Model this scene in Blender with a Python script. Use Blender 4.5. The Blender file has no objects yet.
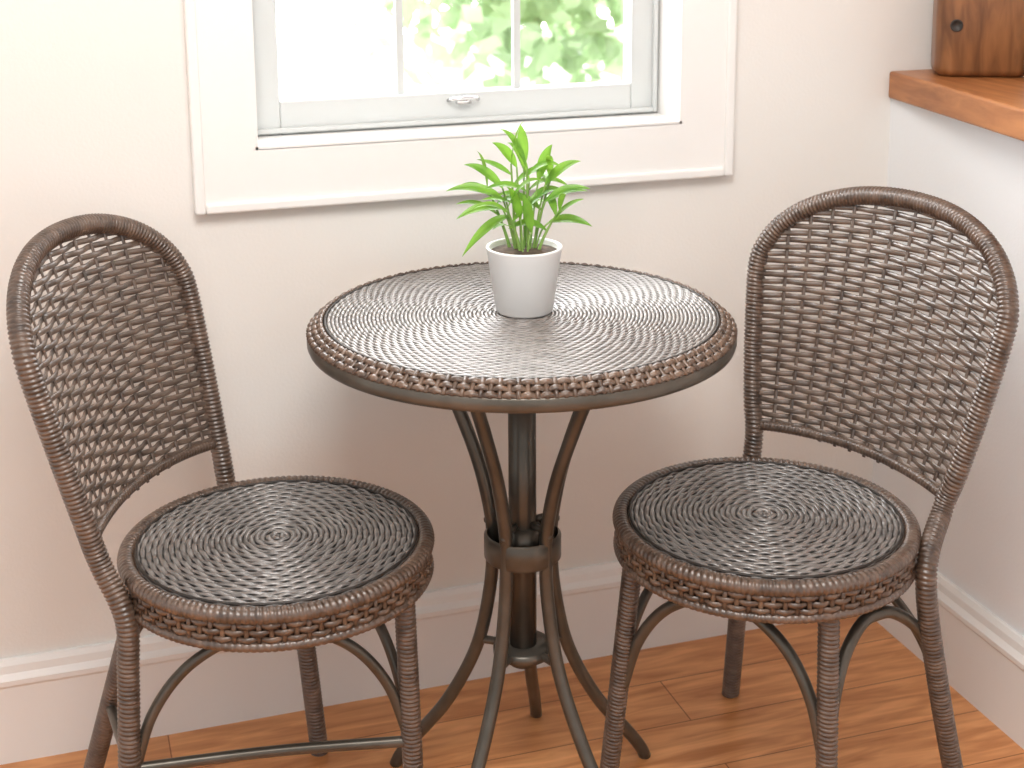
import bpy, math, random
import numpy as np
from mathutils import Vector, Matrix
random.seed(4); rng=np.random.RandomState(3)
S=bpy.context.scene
try:
    S.view_settings.view_transform='Standard'
    S.view_settings.look='None'
except Exception as e: print(e)

# ---------------------------------------------------------------- materials
def mat(name):
    m=bpy.data.materials.new(name); m.use_nodes=True
    nt=m.node_tree; b=nt.nodes['Principled BSDF']
    return m,nt,b
def noisy(name,c1,c2,rough=.5,scale=8,bump=0,bscale=60,metal=0,spec=.5,stretch=(1,1,1),coat=0,crough=.25):
    m,nt,b=mat(name); N=nt.nodes; L=nt.links
    tc=N.new('ShaderNodeTexCoord'); mp=N.new('ShaderNodeMapping'); mp.inputs['Scale'].default_value=stretch
    L.new(tc.outputs['Object'],mp.inputs[0])
    nz=N.new('ShaderNodeTexNoise'); nz.inputs['Scale'].default_value=scale; nz.inputs['Detail'].default_value=4
    L.new(mp.outputs[0],nz.inputs['Vector'])
    cr=N.new('ShaderNodeValToRGB'); cr.color_ramp.elements[0].position=.3; cr.color_ramp.elements[1].position=.7
    cr.color_ramp.elements[0].color=(*c1,1); cr.color_ramp.elements[1].color=(*c2,1)
    L.new(nz.outputs['Fac'],cr.inputs[0]); L.new(cr.outputs[0],b.inputs['Base Color'])
    b.inputs['Roughness'].default_value=rough; b.inputs['Metallic'].default_value=metal
    b.inputs['Specular IOR Level'].default_value=spec
    b.inputs['Coat Weight'].default_value=coat; b.inputs['Coat Roughness'].default_value=crough
    if bump:
        n2=N.new('ShaderNodeTexNoise'); n2.inputs['Scale'].default_value=bscale
        L.new(mp.outputs[0],n2.inputs['Vector'])
        bp=N.new('ShaderNodeBump'); bp.inputs['Strength'].default_value=bump; bp.inputs['Distance'].default_value=.002
        L.new(n2.outputs['Fac'],bp.inputs['Height']); L.new(bp.outputs[0],b.inputs['Normal'])
    return m
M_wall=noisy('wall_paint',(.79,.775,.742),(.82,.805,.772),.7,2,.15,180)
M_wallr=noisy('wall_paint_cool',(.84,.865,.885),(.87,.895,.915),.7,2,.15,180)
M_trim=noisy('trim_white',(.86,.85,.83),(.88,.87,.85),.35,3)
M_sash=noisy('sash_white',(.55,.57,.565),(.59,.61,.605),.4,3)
M_ceil=noisy('ceiling_paint',(.85,.84,.82),(.87,.86,.84),.8,2)
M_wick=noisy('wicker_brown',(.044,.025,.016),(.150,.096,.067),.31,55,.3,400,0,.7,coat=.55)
M_wickt=noisy('wicker_seat',(.10,.089,.083),(.22,.20,.188),.28,45,.3,400,0,1,coat=1,crough=.28)  # base colour lightened towards grey to carry the window sheen
M_table=noisy('wicker_tabletop',(.115,.101,.092),(.235,.213,.197),.34,45,.3,400,0,.9,coat=.9,crough=.34)  # lightened base colour stands in for sheen from the window
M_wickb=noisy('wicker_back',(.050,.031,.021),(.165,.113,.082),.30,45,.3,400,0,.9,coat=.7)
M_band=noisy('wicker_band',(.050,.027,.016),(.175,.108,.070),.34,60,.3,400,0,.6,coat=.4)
M_dark=noisy('backing_and_shade',(.02,.015,.012),(.035,.027,.022),.5,30)  # dark backing under the weave; also paints shade in grooves and hole
M_metal=noisy('bronze_metal',(.092,.082,.066),(.135,.12,.10),.33,20,0,60,.55,.5)
M_pot=noisy('ceramic_white',(.80,.80,.79),(.84,.84,.83),.35,5,0,60,0,.5)
M_soil=noisy('soil',(.03,.02,.012),(.10,.06,.035),.9,90,.8,120)
M_chrome=noisy('chrome',(.6,.6,.6),(.7,.7,.7),.2,5,0,60,.9)
M_plastic=noisy('ceramic_jar',(.8,.8,.8),(.85,.85,.85),.3,5)

def wood_mat(name,c1,c2,rough,stretch,planks=None):
    m,nt,b=mat(name); N=nt.nodes; L=nt.links
    tc=N.new('ShaderNodeTexCoord'); mp=N.new('ShaderNodeMapping'); mp.inputs['Scale'].default_value=stretch
    L.new(tc.outputs['Object'],mp.inputs[0])
    nz=N.new('ShaderNodeTexNoise'); nz.inputs['Scale'].default_value=5; nz.inputs['Detail'].default_value=7; nz.inputs['Distortion'].default_value=.8
    L.new(mp.outputs[0],nz.inputs['Vector'])
    cr=N.new('ShaderNodeValToRGB'); e=cr.color_ramp.elements
    e[0].position=.3; e[1].position=.7; e[0].color=(*c1,1); e[1].color=(*c2,1)
    L.new(nz.outputs['Fac'],cr.inputs[0]); out=cr.outputs[0]
    if planks:
        br=N.new('ShaderNodeTexBrick'); br.offset=.37; br.inputs['Scale'].default_value=1
        br.inputs['Brick Width'].default_value=planks[0]; br.inputs['Row Height'].default_value=planks[1]
        br.inputs['Mortar Size'].default_value=.0012; br.inputs['Mortar Smooth'].default_value=.3; br.inputs['Bias'].default_value=0
        br.inputs['Color1'].default_value=(.82,.77,.72,1); br.inputs['Color2'].default_value=(1.1,1.08,1.05,1); br.inputs['Mortar'].default_value=(.40,.30,.22,1)
        L.new(tc.outputs['Object'],br.inputs['Vector'])
        mx=N.new('ShaderNodeMix'); mx.data_type='RGBA'; mx.blend_type='MULTIPLY'; mx.inputs[0].default_value=1
        L.new(out,mx.inputs[6]); L.new(br.outputs['Color'],mx.inputs[7]); out=mx.outputs[2]
    L.new(out,b.inputs['Base Color']); b.inputs['Roughness'].default_value=rough
    return m
M_floor=wood_mat('floor_planks',(.50,.195,.065),(.84,.42,.185),.34,(1.2,9,1),(1.3,.125))
M_cap=wood_mat('oiled_wood',(.28,.095,.03),(.50,.21,.075),.35,(9,1.2,9))
M_box=wood_mat('walnut_wood',(.13,.050,.018),(.30,.125,.045),.3,(9,9,1.5))

def leafmat(name,ca,cb,tr=.35,ct=None):
    m=noisy(name,ca,cb,.35,25); nt=m.node_tree; b=nt.nodes['Principled BSDF']
    out=nt.nodes['Material Output']; t=nt.nodes.new('ShaderNodeBsdfTranslucent'); t.inputs[0].default_value=(*(ct or cb),1)
    mx=nt.nodes.new('ShaderNodeMixShader'); mx.inputs[0].default_value=tr
    nt.links.new(b.outputs[0],mx.inputs[1]); nt.links.new(t.outputs[0],mx.inputs[2]); nt.links.new(mx.outputs[0],out.inputs[0])
    return m
M_leaf=leafmat('plant_leaf',(.045,.17,.018),(.21,.43,.045),.3,(.32,.58,.07))
M_stem=noisy('plant_stem',(.16,.30,.06),(.25,.40,.10),.5,20)
M_shrub=leafmat('shrub_leaf',(.30,.43,.23),(.46,.58,.35),.45,(.40,.56,.30))
M_glass,nt,b=mat('window_glass'); N=nt.nodes
tr=N.new('ShaderNodeBsdfTransparent'); gl=N.new('ShaderNodeBsdfGlossy'); gl.inputs['Roughness'].default_value=.02
mx=N.new('ShaderNodeMixShader'); mx.inputs[0].default_value=.05
nt.links.new(tr.outputs[0],mx.inputs[1]); nt.links.new(gl.outputs[0],mx.inputs[2]); nt.links.new(mx.outputs[0],N['Material Output'].inputs[0])

# ---------------------------------------------------------------- mesh builder
class MB:
    def __init__(s): s.v=[]; s.f=[]; s.n=0
    def add(s,V,F):
        V=np.asarray(V,float).reshape(-1,3); s.v.append(V); s.f.extend([[i+s.n for i in f] for f in F]); s.n+=len(V)
    def grid(s,V,closeu=False,closev=True,cap=False):
        n,m,_=V.shape
        i=np.arange(n if closeu else n-1); j=np.arange(m if closev else m-1)
        I,J=np.meshgrid(i,j,indexing='ij'); I2=(I+1)%n; J2=(J+1)%m
        F=np.stack([I*m+J,I*m+J2,I2*m+J2,I2*m+J],-1).reshape(-1,4)+s.n
        s.v.append(V.reshape(-1,3)); s.f.extend(F.tolist())
        if cap and not closeu:
            s.f.append((np.arange(m)[::-1]+s.n).tolist()); s.f.append((np.arange(m)+(n-1)*m+s.n).tolist())
        s.n+=n*m
    def box(s,x0,x1,y0,y1,z0,z1):
        V=[(x,y,z) for x in(x0,x1) for y in(y0,y1) for z in(z0,z1)]
        s.add(V,[(0,1,3,2),(4,6,7,5),(0,4,5,1),(2,3,7,6),(0,2,6,4),(1,5,7,3)])
    def obj(s,name,m,parent=None,smooth=True,bevel=0):
        me=bpy.data.meshes.new(name); me.from_pydata(np.concatenate(s.v).tolist(),[],s.f); me.update()
        if smooth: me.polygons.foreach_set('use_smooth',[True]*len(me.polygons))
        me.materials.append(m)
        o=bpy.data.objects.new(name,me); S.collection.objects.link(o)
        if parent: o.parent=parent
        if bevel:
            md=o.modifiers.new('b','BEVEL'); md.width=bevel; md.segments=3; md.limit_method='ANGLE'
        return o
def unit(a): return a/np.maximum(np.linalg.norm(a,axis=-1,keepdims=True),1e-9)
def tang(P,closed):
    if closed: return unit(np.roll(P,-1,0)-np.roll(P,1,0))
    return unit(np.gradient(P,axis=0))
def strand(mb,P,Nn,rn,rs,ns=6,closed=False):
    P=np.asarray(P,float); T=tang(P,closed); Nn=np.broadcast_to(np.asarray(Nn,float),P.shape)
    Sd=unit(np.cross(T,Nn)); N2=np.cross(Sd,T); a=np.linspace(0,2*np.pi,ns,endpoint=False)
    V=P[:,None]+rn*np.cos(a)[None,:,None]*N2[:,None]+rs*np.sin(a)[None,:,None]*Sd[:,None]
    mb.grid(V,closeu=closed,cap=not closed)
def catmull(C,step,closed=False):
    C=np.asarray(C,float); n=len(C)
    if closed: E=np.vstack([C[-1],C,C[0],C[1]]); segs=n
    else: E=np.vstack([2*C[0]-C[1],C,2*C[-1]-C[-2]]); segs=n-1
    out=[]
    t=np.linspace(0,1,24,endpoint=False)[:,None]
    for i in range(segs):
        p0,p1,p2,p3=E[i:i+4]
        out.append(.5*((2*p1)+(-p0+p2)*t+(2*p0-5*p1+4*p2-p3)*t**2+(-p0+3*p1-3*p2+p3)*t**3))
    out=np.vstack(out+([] if closed else [C[-1:]]))
    d=np.r_[0,np.cumsum(np.linalg.norm(np.diff(out,axis=0),axis=1))]
    k=max(3,int(d[-1]/step)); s=np.linspace(0,d[-1],k)
    return np.stack([np.interp(s,d,out[:,i]) for i in range(3)],-1),s
def frames(P,closed=False):
    T=tang(P,closed); n=np.zeros_like(P)
    r=np.array([0,0,1.]) if abs(T[0][2])<.8 else np.array([1.,0,0])
    v=np.cross(T[0],r); v/=np.linalg.norm(v); n[0]=v
    for i in range(1,len(P)):
        v=v-T[i]*np.dot(v,T[i]); v/=np.linalg.norm(v); n[i]=v
    return T,n,np.cross(T,n)
def tube(mb,C,r,wrap=False,ns=12,step=None,pitch=.0062,closed=False,depth=.18):
    P,s=catmull(C,step or (.0013 if wrap else .008),closed)
    T,a,b=frames(P,closed); th=np.linspace(0,2*np.pi,ns,endpoint=False)
    R=np.full((len(P),ns),1.0)*(r if np.isscalar(r) else np.interp(np.linspace(0,1,len(P)),np.linspace(0,1,len(r)),r)[:,None])
    if wrap: R=R*(1-depth+depth*np.abs(np.sin(np.pi*(s[:,None]/pitch+th[None]/(2*np.pi)))))
    V=P[:,None]+R[...,None]*(np.cos(th)[None,:,None]*a[:,None]+np.sin(th)[None,:,None]*b[:,None])
    mb.grid(V,closeu=closed,cap=not closed)
def torus(mb,R,r,z,wrap=0,n=None,ns=12,rz=None,depth=.14):
    n=n or (wrap*7 if wrap else 96); t=np.linspace(0,2*np.pi,n,endpoint=False); a=np.linspace(0,2*np.pi,ns,endpoint=False)
    k=np.ones((n,ns))
    if wrap: k=1-depth+depth*np.abs(np.sin(wrap/2*t[:,None]+a[None]*.5))
    rr=R+r*k*np.cos(a)[None]; zz=z+(rz or r)*k*np.sin(a)[None]
    mb.grid(np.stack([rr*np.cos(t)[:,None],rr*np.sin(t)[:,None],zz],-1),closeu=True)
def lathe(mb,prof,n=64,cap=True):
    t=np.linspace(0,2*np.pi,n,endpoint=False); pr=np.array(prof)
    V=np.stack([pr[:,0][:,None]*np.cos(t),pr[:,0][:,None]*np.sin(t),np.repeat(pr[:,1][:,None],n,1)],-1)
    mb.grid(V,cap=cap)
def weave_disc(mb,R,pitch,z,dome,rn,rs,amp,lam,sides=6,r0=.006,spp=8):
    i=0; r=r0
    while r<R:
        N=max(6,2*int(round(2*np.pi*r/lam/2)))
        N=[k for k in (6,12,24,36,48,72,96,120,144) if k<=max(6,N*1.2)][-1]
        n=N//2*spp*1 if N//2*spp>40 else 40
        t=np.linspace(0,2*np.pi,n,endpoint=False)
        zz=z+dome*(1-(r/R)**2)+amp*np.sin(N/2*t+i*np.pi+ r*18)
        P=np.stack([r*np.cos(t),r*np.sin(t),zz],-1)
        strand(mb,P,(0,0,1),rn,rs,sides,True)
        r+=pitch; i+=1
def band(mb,R,z0,z1,rows,nst,rn,amp,sides=6,stakes=True,R1=None):
    R1=R if R1 is None else R1
    h=(z1-z0)/rows; sl=math.hypot(z1-z0,R1-R); nz=(R-R1)/sl; nr=(z1-z0)/sl
    for k in range(rows):
        f=(k+.5)/rows
        n=nst*4; t=np.linspace(0,2*np.pi,n,endpoint=False)
        o=amp*np.sin(nst/2*t+k*np.pi)
        rr=R+(R1-R)*f+o*nr; z=z0+h*(k+.5)+o*nz
        P=np.stack([rr*np.cos(t),rr*np.sin(t),z],-1)
        Nn=np.stack([np.cos(t)*nr,np.sin(t)*nr,np.full(n,nz)],-1)
        strand(mb,P,Nn,rn,sl/rows*.47,sides,True)
    if stakes:
        for j in range(nst):
            a=2*np.pi*(j)/nst+np.pi/nst
            P=np.array([[(R+(R1-R)*f)*math.cos(a),(R+(R1-R)*f)*math.sin(a),z0+(z1-z0)*f] for f in np.linspace(0,1,4)])
            strand(mb,P,(math.cos(a)*nr,math.sin(a)*nr,nz),rn*1.1,rn*1.6,6)

# ---------------------------------------------------------------- room
def boxobj(name,m,*dims,bevel=0,parent=None):
    mb=MB()
    for d in dims: mb.box(*d)
    return mb.obj(name,m,parent,smooth=False,bevel=bevel)
WX0,WX1,WZ0,WZ1=-1.118,-.410,.951,1.78
boxobj('floor',M_floor,(-3.4,1.6,-3.6,.12,-.08,0))
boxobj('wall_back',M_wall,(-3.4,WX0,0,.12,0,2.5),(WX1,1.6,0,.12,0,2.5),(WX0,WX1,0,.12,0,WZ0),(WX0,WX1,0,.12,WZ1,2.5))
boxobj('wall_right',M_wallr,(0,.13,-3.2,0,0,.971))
mb=MB(); CT=[(-.008,-.001),(.34,-.001),(.34,-1.6),(-.205,-1.6)]
mb.add([(x,y,.9705) for x,y in CT]+[(x,y,1.0185) for x,y in CT],[(0,1,2,3),(7,6,5,4),(0,4,5,1),(1,5,6,2),(2,6,7,3),(3,7,4,0)])
mb.obj('wooden_countertop',M_cap,None,False,.005)
boxobj('ceiling',M_ceil,(-3.4,1.6,-3.6,.12,2.5,2.58))
def profile_board(name,m,prof,p0,p1,out,parent=None):
    mb=MB(); p0=np.array(p0,float);p1=np.array(p1,float);out=np.array(out,float)
    V=np.array([[p+out*d+np.array([0,0,z]) for d,z in prof] for p in (p0,p1)])
    mb.grid(V,cap=True); return mb.obj(name,m,parent,smooth=False)
prof=[(0,0),(.018,0),(.018,.128),(.021,.133),(.021,.141),(.014,.150),(.012,.162),(.007,.170),(0,.170)]
profile_board('baseboard_back',M_trim,prof,(-3.4,0,0),(0,0,0),(0,-1,0))
profile_board('baseboard_right',M_trim,prof,(0,0,0),(0,-3.2,0),(-1,0,0))

win=bpy.data.objects.new('window_1',None); S.collection.objects.link(win)
cw=.095
def frame_ring(mb,x0,x1,z0,z1,w,y0,y1):
    mb.box(x0-w,x0,y0,y1,z0-w,z1+w); mb.box(x1,x1+w,y0,y1,z0-w,z1+w)
    mb.box(x0,x1,y0,y1,z0-w,z0); mb.box(x0,x1,y0,y1,z1,z1+w)
mb=MB(); frame_ring(mb,WX0,WX1,WZ0,WZ1,cw-.012,-.017,0); mb.obj('casing',M_trim,win,False)
mb=MB(); frame_ring(mb,WX0-cw+.016,WX1+cw-.016,WZ0-cw+.016,WZ1+cw-.016,.016,-.023,0); mb.obj('casing_outer_bead',M_trim,win,False,.004)
mb=MB(); mb.box(WX0,WX0+.004,-.017,.12,WZ0,WZ1); mb.box(WX1-.004,WX1,-.017,.12,WZ0,WZ1); mb.box(WX0,WX1,-.017,.12,WZ0-.001,WZ0+.004); mb.box(WX0,WX1,-.017,.12,WZ1-.004,WZ1)
mb.obj('jamb_lining',M_trim,win,False)
mb=MB(); sy0,sy1=.075,.112; sx0,sx1=WX0+.004,WX1-.004
mb.box(sx0,sx0+.05,sy0,sy1,WZ0+.004,WZ1); mb.box(sx1-.05,sx1,sy0,sy1,WZ0+.004,WZ1)
mb.box(sx0+.05,sx1-.05,sy0,sy1,WZ0+.004,WZ0+.058); mb.box(sx0+.05,sx1-.05,sy0,sy1,WZ1-.05,WZ1)
mb.box(sx0+.05,sx1-.05,sy0,sy1,1.38,1.42)
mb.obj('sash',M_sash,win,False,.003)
mb=MB()
frame_ring(mb,sx0+.012,sx1-.012,WZ0+.016,WZ1-.012,.008,sy0-.008,sy0); mb.obj('sash_stop',M_sash,win,False,.002)
gw=(sx1-sx0-.1)
mb=MB()
for f in (1/3,2/3):
    x=sx0+.05+gw*f; mb.box(x-.006,x+.006,sy0+.014,sy1-.012,WZ0+.056,WZ1-.05)
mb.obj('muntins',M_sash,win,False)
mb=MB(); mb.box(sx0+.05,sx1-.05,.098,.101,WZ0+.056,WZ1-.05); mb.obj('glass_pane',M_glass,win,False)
mb=MB(); cx=(sx0+sx1)/2
tube(mb,[(cx-.026,.070,WZ0+.046),(cx-.018,.060,WZ0+.049),(cx,.057,WZ0+.051),(cx+.018,.060,WZ0+.049),(cx+.026,.070,WZ0+.046)],.0032)
mb.box(cx-.012,cx+.012,.06,.078,WZ0+.040,WZ0+.052); mb.obj('sash_latch',M_chrome,win)

# ---------------------------------------------------------------- chair
Wz=np.array([.38,.45,.55,.65,.75])
ZT=.75
def make_chair(name,loc,phi,legs,post_foot,bars,ws=1.0,ZH=.14,dk=0,zr=.505):
    WT=.203*ws
    Wl=np.array([.160,.166,.180+.203*(ws-1)*.5,.193+.203*(ws-1)*.8,WT])
    def W(z):
        z=np.asarray(z,float)
        up=WT*np.clip(1-np.clip((z-ZT)/ZH,0,1)**2.2,0,1)**(1/2.2)
        return np.where(z<ZT,np.interp(z,Wz,Wl),up)
    def fk(l,z): return .150+(.22+dk)*(z-.45)+.035*(1-(l/.2)**2)
    e=bpy.data.objects.new(name,None); S.collection.objects.link(e)
    e.location=loc; e.rotation_euler=(0,0,math.radians(-18))
    b=np.array([math.cos(phi),math.sin(phi),0]); la=np.array([-math.sin(phi),math.cos(phi),0])
    def P(l,z,off=0):
        l=np.asarray(l,float); z=np.asarray(z,float)+0*l; k=fk(l,z)+off
        return k[...,None]*b+l[...,None]*la+z[...,None]*np.array([0,0,1.])
    def Nrm(l,z):
        l=np.asarray(l,float); fl=-2*.035*l/.04
        return unit(b-fl[...,None]*la-.22*np.array([0,0,1.]))
    C=[]
    zs=[.49,.55,.65,ZT]
    for z in zs: C.append(P(float(W(z)),z))
    for t in np.linspace(0,np.pi,13)[1:-1]:
        c,s_=math.cos(t),math.sin(t); l=WT*np.sign(c)*abs(c)**(2/2.2); z=ZT+ZH*s_**(2/2.2)
        C.append(P(l,z))
    for z in zs[::-1]: C.append(P(-float(W(z)),z))
    pre,post=post_foot
    C=[np.array(p,float) for p in pre]+C+[np.array(p,float) for p in post]
    mb=MB(); tube(mb,C,.0150,True,14); mb.obj('backrest_frame',M_wick,e)
    mb=MB()
    w=float(W(zr)); ls=np.linspace(-w,w,9); tube(mb,[P(l,zr+.010*(1-(l/w)**2)) for l in ls],.008,True,10,depth=.15)
    mb.obj('backrest_lower_rail',M_wick,e)
    mb=MB(); ns=13
    Wlin=lambda z: np.interp(z,[.45,.9],[.166,.166+.05*ws**3])
    for j in range(1,ns):
        f=-1+2*j/ns
        zz=np.linspace(zr,.89,60); l=f*Wlin(zz); ok=np.abs(l)<W(zz)-.004; zz=zz[ok]; l=l[ok]
        if len(zz)<4: continue
        strand(mb,P(l,zz),Nrm(l,zz),.0013,.0032,6)
    mb.obj('backrest_spokes',M_wickb,e)
    mb=MB(); z=zr+.011; i=0
    while z<ZT+ZH-.004:
        w=float(W(z+.004))-.006
        if w<.03: break
        l=np.linspace(-w,w,max(20,int(w/.0015)))
        zz=z-.012*(l/.2)**2+ .006
        q=(l/Wlin(zz)+1)/2*ns
        ph=np.pi*(q+.5)+i*np.pi
        off=.0026*np.clip(1.25*np.sin(ph),-1,1)
        strand(mb,P(l,zz,off),Nrm(l,zz),.0017,.0042,8)
        z+=.0108; i+=1
    mb.obj('backrest_weave',M_wickb,e)
    up=bpy.data.objects.new('seat',None); S.collection.objects.link(up); up.parent=e; up.location=(0,0,.016)
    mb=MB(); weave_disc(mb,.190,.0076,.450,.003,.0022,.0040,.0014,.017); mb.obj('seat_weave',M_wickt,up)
    mb=MB(); lathe(mb,[(.001,.447),(.10,.446),(.196,.443),(.203,.43),(.203,.408),(.19,.403),(.001,.403)],64); mb.obj('seat_light_block',M_dark,up)  # dark disc added under the weave to block light
    mb=MB(); torus(mb,.2025,.0125,.444,150,ns=12,rz=.0115); torus(mb,.2065,.007,.404,150,ns=8)
    mb.obj('seat_rim',M_wick,up)
    mb=MB(); torus(mb,.1895,.0022,.4525); mb.obj('seat_groove_shade',M_dark,up)  # dark ring painted as the shade of the border groove
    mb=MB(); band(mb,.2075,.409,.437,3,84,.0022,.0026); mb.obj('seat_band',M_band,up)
    mb=MB()
    for C in legs: tube(mb,C,.0148,True,14)
    mb.obj('legs',M_wick,e)
    mb=MB()
    for C,r in bars: tube(mb,C,r,False,12)
    mb.obj('braces',M_metal,e)
    return e
def arch(p,q,zl,zt):
    p=np.array(p);q=np.array(q)
    def L(t,z):
        xy=p+(q-p)*t; k=4*t*(1-t); xy=xy*(1-.12*k); return (xy[0],xy[1],z)
    d=zt-zl
    return [L(0.01,zl),L(.07,zl+.45*d),L(.18,zl+.78*d),L(.35,zl+.97*d),L(.5,zt),L(.65,zl+.97*d),L(.82,zl+.78*d),L(.93,zl+.45*d),L(.99,zl)]
A0,A1=(-.176,-.128),(-.190,-.145)
B0,B1=(-.185,-.02),(-.32,.07)
C0,C1=(.176,-.055),(.186,-.05)
D0,D1=(-.01,.165),(.014,.214)
def leg(a,b,z=.415): return [(*a,z),((a[0]*.55+b[0]*.45),(a[1]*.55+b[1]*.45),z*.55),(*b,0)]
def at(a,b,z): t=(.415-z)/.415; return (a[0]+(b[0]-a[0])*t,a[1]+(b[1]-a[1])*t)
phiL=math.radians(164)
zlo=.20
Al,Bl,Cl,Dl=[at(a,b,zlo) for a,b in((A0,A1),(B0,B1),(C0,C1),(D0,D1))]
bars=[(arch(Al,Cl,zlo,.375),.0075),(arch(Cl,Dl,zlo,.375),.0075),(arch(Dl,Bl,zlo,.375),.0075),
      ([(*at(A0,A1,.205),.205),(0,-.09,.2),(*at(C0,C1,.19),.19)],.0075),
      ([(*at(A0,A1,.205),.205),(*at(B0,B1,.2),.2)],.0075)]
make_chair('wicker_bistro_chair',(-1.155,-.341,0),phiL,[leg(B0,B1),leg(C0,C1),leg(D0,D1)],
    ([(-.192,-.146,0),(-.184,-.145,.18),(-.178,-.138,.34),(-.178,-.133,.42)],[(-.108,.207,.43),(-.106,.207,.400)]),bars,
    ws=1.0,ZH=.133,dk=.05,zr=.520)
phiR=math.radians(38)
R10,R11=(-.185,-.012),(-.22,.02)
R20,R21=(.012,.225),(.01,.31)
R30,R31=(.056,-.175),(.062,-.195)
R40,R41=(.205,-.095),(.295,-.05)
l1,l2,l3,l4=[at(a,b,.22) for a,b in((R10,R11),(R20,R21),(R30,R31),(R40,R41))]
bars=[(arch(l1,l3,.20,.375),.0085),(arch(l3,l4,.22,.375),.0085),(arch(l1,l2,.22,.375),.0075),(arch(l2,l4,.22,.375),.0075)]
make_chair('wicker_bistro_chair',(-.490,-.4915,0),phiR,[leg(R10,R11),leg(R30,R31)],
    ([(.01,.31,0),(.012,.265,.2),(.014,.235,.38)],[(.205,-.095,.42),(.235,-.08,.25),(.295,-.05,0)]),bars,
    ws=1.10,ZH=.134,dk=.03,zr=.508)

# ---------------------------------------------------------------- table
T=bpy.data.objects.new('wicker_bistro_table',None); S.collection.objects.link(T)
T.location=(-.804,-.350,0); T.rotation_euler=(0,0,math.radians(-18))
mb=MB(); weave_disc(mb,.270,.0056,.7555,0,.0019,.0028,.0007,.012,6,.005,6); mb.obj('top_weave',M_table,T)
mb=MB(); lathe(mb,[(.001,.754),(.274,.753),(.287,.745),(.288,.735),(.001,.73)],96); mb.obj('top_core',M_dark,T)
mb=MB(); torus(mb,.2732,.0020,.7560,n=128); mb.obj('top_groove_shade',M_dark,T)  # thin dark ring stands in for the shaded groove around the top
mb=MB(); band(mb,.2985,.740,.7575,3,160,.0020,.0020,R1=.2765); mb.obj('top_band',M_band,T)
mb=MB(); lathe(mb,[(.24,.720),(.288,.718),(.297,.721),(.2990,.726),(.2990,.738),(.296,.741),(.28,.740),(.24,.732)],96)
LA=(84,158,240,314,27)
for a in LA:
    a=math.radians(a); c,s=math.cos(a),math.sin(a)
    pr=[(.150,.727),(.138,.69),(.102,.61),(.070,.53),(.052,.46),(.047,.41),(.052,.33),(.075,.23),(.125,.13),(.185,.05),(.207,.018),(.215,.0)]
    tube(mb,[(r*c,r*s,z) for r,z in pr],.0098,False,12)
lathe(mb,[(.020,.72),(.020,.22)],24)
lathe(mb,[(.0,.734),(.17,.734),(.17,.724),(.0,.722)],48)
lathe(mb,[(.026,.438),(.026,.375)],32)
lathe(mb,[(.052,.428),(.056,.424),(.056,.392),(.052,.388)],40,cap=False)
lathe(mb,[(.0,.398),(.048,.398),(.048,.392),(.0,.392)],32)
lathe(mb,[(.0,.252),(.040,.252),(.044,.246),(.044,.238),(.0,.236)],40)
for a in LA:
    a=math.radians(a); c,s=math.cos(a),math.sin(a)
    tube(mb,[(.02*c,.02*s,.443),(.04*c,.04*s,.443),(.058*c,.058*s,.435)],.005)
    tube(mb,[(.03*c,.03*s,.245),(.050*c,.050*s,.245),(.072*c,.072*s,.243)],.006)
mb.obj('pedestal_frame',M_metal,T)

# ---------------------------------------------------------------- plant
PL=bpy.data.objects.new('potted_plant',None); S.collection.objects.link(PL); PL.location=(-.798,-.345,.7578); PL.rotation_euler=(0,0,math.radians(-18))
PL.scale=(.98,.98,.98)
mb=MB(); lathe(mb,[(.001,0),(.038,0),(.041,.003),(.0535,.092),(.0545,.094),(.0540,.096),(.0510,.096),(.0495,.093),(.047,.078),(.001,.078)],64); mb.obj('pot',M_pot,PL)
mb=MB(); lathe(mb,[(.001,.092),(.02,.093),(.04,.090),(.0488,.088),(.0475,.076),(.001,.076)],32); mb.obj('soil',M_soil,PL)
ml=MB(); ms=MB()
def leaf(base,tip,w,sag,up):
    base=np.array(base);tip=np.array(tip); n=14
    t=np.linspace(0,1,n)[:,None]
    ax=tip-base; L=np.linalg.norm(ax)
    P=base+ax*t+np.array([0,0,1])*sag*4*t*(1-t)*L
    T_=tang(P,False); sd=np.cross(T_,np.broadcast_to(np.array(up,float),P.shape)); sd=unit(sd); nn=np.cross(sd,T_)
    ww=w*np.sin(np.pi*np.clip(t[:,0],0,1)**.85)**.85*(1-.25*t[:,0]); ww[0]=.0012; ww[-1]=.0002
    cols=[]
    for q in (-1,-.5,0,.5,1): cols.append(P+sd*(q*ww)[:,None]+nn*((abs(q)**1.3)*.3*ww)[:,None])
    ml.grid(np.stack(cols,1),closev=False)
stems=[((-.012,0),(-.018,.0,.215)),((.006,-.004),(.004,-.01,.210)),((.012,.006),(.038,.012,.190)),((-.018,.006),(-.052,.02,.175)),((.018,-.006),(.050,-.015,.150)),((0,.012),(.008,.04,.18)),((-.004,-.012),(-.024,-.03,.155))]
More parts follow.
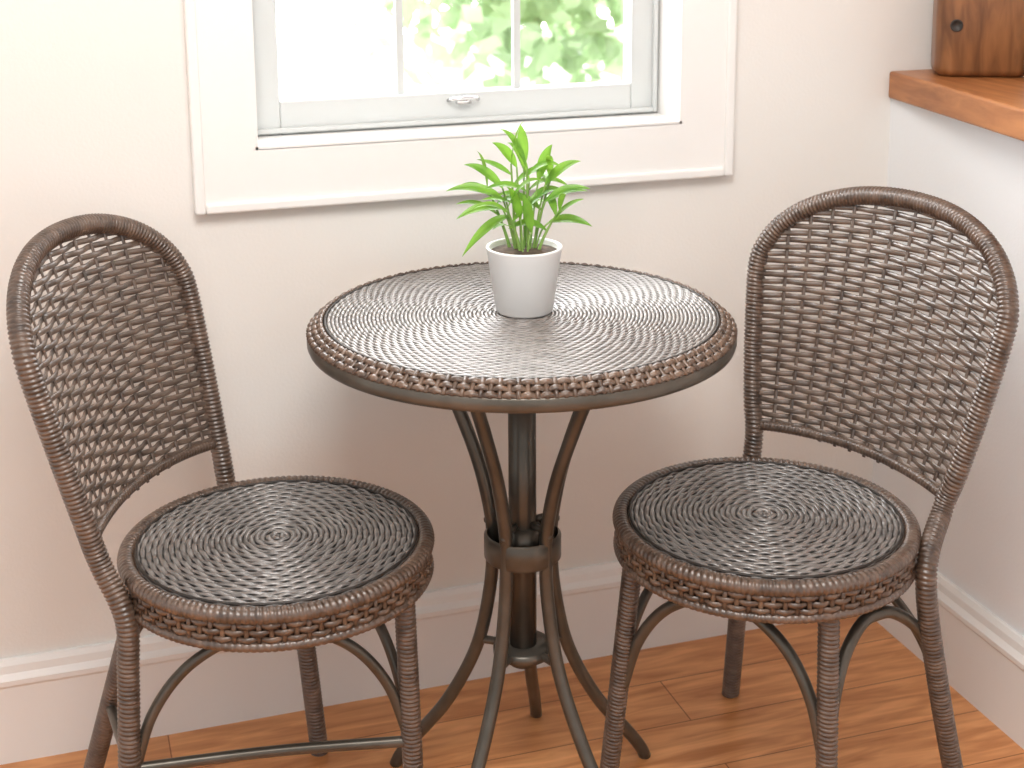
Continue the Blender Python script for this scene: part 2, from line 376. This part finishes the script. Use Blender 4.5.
for (rx,ry),tp in stems:
    root=np.array([rx,ry,.083]); tp=np.array(tp)
    mid=(root+tp)/2+np.array([0,0,.012])
    C=[root,root*.4+mid*.6,mid*.5+tp*.5,tp]
    tube(ms,C,[.0026,.0022,.0017,.0012],False,8,step=.004)
    P,_=catmull(C,.004); n=len(P)
    k=0
    for f in (.58,.76,.90,1.0):
        p=P[min(n-1,int(f*(n-1)))]
        az=k*2.6+rx*200+ry*90; k+=1
        out=np.array([math.cos(az)*1.4,.8*math.sin(az),0])+np.array([tp[0]*9,tp[1]*6,0])*.8
        out=out/np.linalg.norm(out)
        el=random.uniform(.05,.7) if f<1 else random.uniform(.7,1.25)
        L=random.uniform(.048,.070)
        tip=p+L*np.array([out[0]*math.cos(el),out[1]*math.cos(el),math.sin(el)])
        leaf(p,tip,random.uniform(.0058,.0086),random.uniform(.05,.22),(-out[0]*.6+random.uniform(-.4,.4),-out[1]*.6-.5,.9))
for b_,t_ in [((-.02,0,.14),(-.088,-.01,.083)),((-.03,0,.165),(-.110,.0,.176)),((-.03,0,.150),(-.095,-.02,.140)),((.035,0,.130),(.096,-.01,.126)),((.03,0,.160),(.094,0,.178)),((.03,0,.185),(.080,0,.218)),((-.03,0,.18),(-.084,0,.214)),((-.01,0,.21),(-.044,0,.245)),((0,0,.21),(-.004,0,.270)),((.01,-.02,.12),(-.004,-.04,.180)),((-.005,-.02,.14),(-.024,-.04,.19)),((.02,0,.19),(.04,0,.242))]:
    leaf(b_,t_,.0090,.12,(0,-.6,.8)); tube(ms,[(b_[0]*.4,b_[1],.085),(b_[0]*.7,b_[1],(b_[2]+.085)/2+.01),b_],.0014,False,6,step=.005)
ml.obj('leaves',M_leaf,PL); ms.obj('stems',M_stem,PL)

# ---------------------------------------------------------------- wooden holder on counter
H=bpy.data.objects.new('wooden_utensil_holder',None); S.collection.objects.link(H); H.location=(.110,-.094,1.0185); H.rotation_euler=(0,0,math.radians(-27))
def rrect(hx,hy,r,n=8):
    pts=[]
    for cx,cy,a0 in((hx-r,hy-r,0),(-hx+r,hy-r,90),(-hx+r,-hy+r,180),(hx-r,-hy+r,270)):
        for i in range(n+1):
            a=math.radians(a0+90*i/n); pts.append((cx+r*math.cos(a),cy+r*math.sin(a)))
    return pts
mb=MB(); rows=[]
for z,o in ((0,-.014),(.002,-.008),(.007,-.002),(.014,0),(.10,.001),(.225,0),(.228,-.003),(.228,-.012),(.02,-.012)):
    rows.append([(x,y,z) for x,y in rrect(.078+o,.048+o,.028+max(o,-.014))])
mb.grid(np.array(rows),cap=True); mb.obj('body',M_box,H)
mb=MB()
t=np.linspace(0,2*np.pi,24,endpoint=False)
rows=[[(-.048+r*math.cos(a),-.0487+y,.088+r*math.sin(a)) for a in t] for r,y in ((.0105,.0005),(.0105,-.0018),(.008,-.0018),(.0078,-.0012),(.0001,-.0012))]
mb.grid(np.array(rows)); mb.obj('finger_hole_shade',M_dark,H)  # dark disc on the face stands in for the shade inside the hole
J=bpy.data.objects.new('ceramic_jar',None); S.collection.objects.link(J); J.location=(.168,-.20,1.0185)
mb=MB(); lathe(mb,[(.001,0),(.03,0),(.036,.006),(.038,.03),(.036,.07),(.026,.085),(.026,.095),(.029,.1),(.026,.103),(.023,.1),(.023,.08),(.001,.05)],40); mb.obj('body',M_plastic,J)

# ---------------------------------------------------------------- garden
mb=MB()
for k in range(700):
    c=np.array([2.25+rng.normal()*.62,8.3+rng.normal()*.4,.42+rng.normal()*.36]); s=rng.uniform(.08,.17)
    u=unit(rng.normal(size=3)); v=unit(np.cross(u,rng.normal(size=3)))
    mb.add([c-u*s,c+v*s*.55,c+u*s,c-v*s*.55],[(0,1,2,3)])
tube(mb,[(2.2,8.3,-1.2),(2.22,8.3,-.3),(2.2,8.32,.5)],.04)
mb.obj('garden_shrub',M_shrub)
boxobj('ground_outside',noisy('overexposed_ground',(.8,.8,.76),(.9,.9,.86),.9,3),(-12,16,.6,22,-1.25,-1.20))  # near-white base colour paints the overexposure of the ground

# ---------------------------------------------------------------- light
w=bpy.data.worlds.new('W'); S.world=w; w.use_nodes=True; nt=w.node_tree; N=nt.nodes; L=nt.links
bg=N['Background']; tc=N.new('ShaderNodeTexCoord'); sx=N.new('ShaderNodeSeparateXYZ'); mr=N.new('ShaderNodeMapRange')
L.new(tc.outputs['Generated'],sx.inputs[0]); L.new(sx.outputs['Y'],mr.inputs['Value'])
mr.inputs['From Min'].default_value=.15; mr.inputs['From Max'].default_value=.6; mr.inputs['To Min'].default_value=.82; mr.inputs['To Max'].default_value=13.0
L.new(mr.outputs[0],bg.inputs['Strength']); bg.inputs['Color'].default_value=(.99,.995,1,1)
def area(name,loc,target,size,energy,col=(1,1,1)):
    l=bpy.data.lights.new(name,'AREA'); l.energy=energy; l.shape='RECTANGLE'; l.size,l.size_y=size; l.color=col
    o=bpy.data.objects.new(name,l); S.collection.objects.link(o); o.location=loc
    o.rotation_euler=(Vector(target)-Vector(loc)).to_track_quat('-Z','Y').to_euler(); return o
area('added_fill_light',(-1.2,-1.5,2.32),(-.92,-.05,.70),(.8,.7),32,(1,.98,.945))  # unseen fill lamp added to brighten the room and back wall

# ---------------------------------------------------------------- camera
cd=bpy.data.cameras.new('cam'); cam=bpy.data.objects.new('camera',cd); S.collection.objects.link(cam)
cd.sensor_width=36; cd.lens=36*1450/1024; cd.shift_y=-196/1024; cd.clip_start=.05
cd.dof.use_dof=True; cd.dof.focus_distance=2.0; cd.dof.aperture_fstop=6.3
cam.location=(-1.418,-2.2,1.35)
R=Matrix.Rotation(math.radians(-18),4,'Z')@Matrix.Rotation(math.radians(78),4,'X')@Matrix.Rotation(-.006,4,'Z')
cam.rotation_euler=R.to_euler()
S.camera=cam
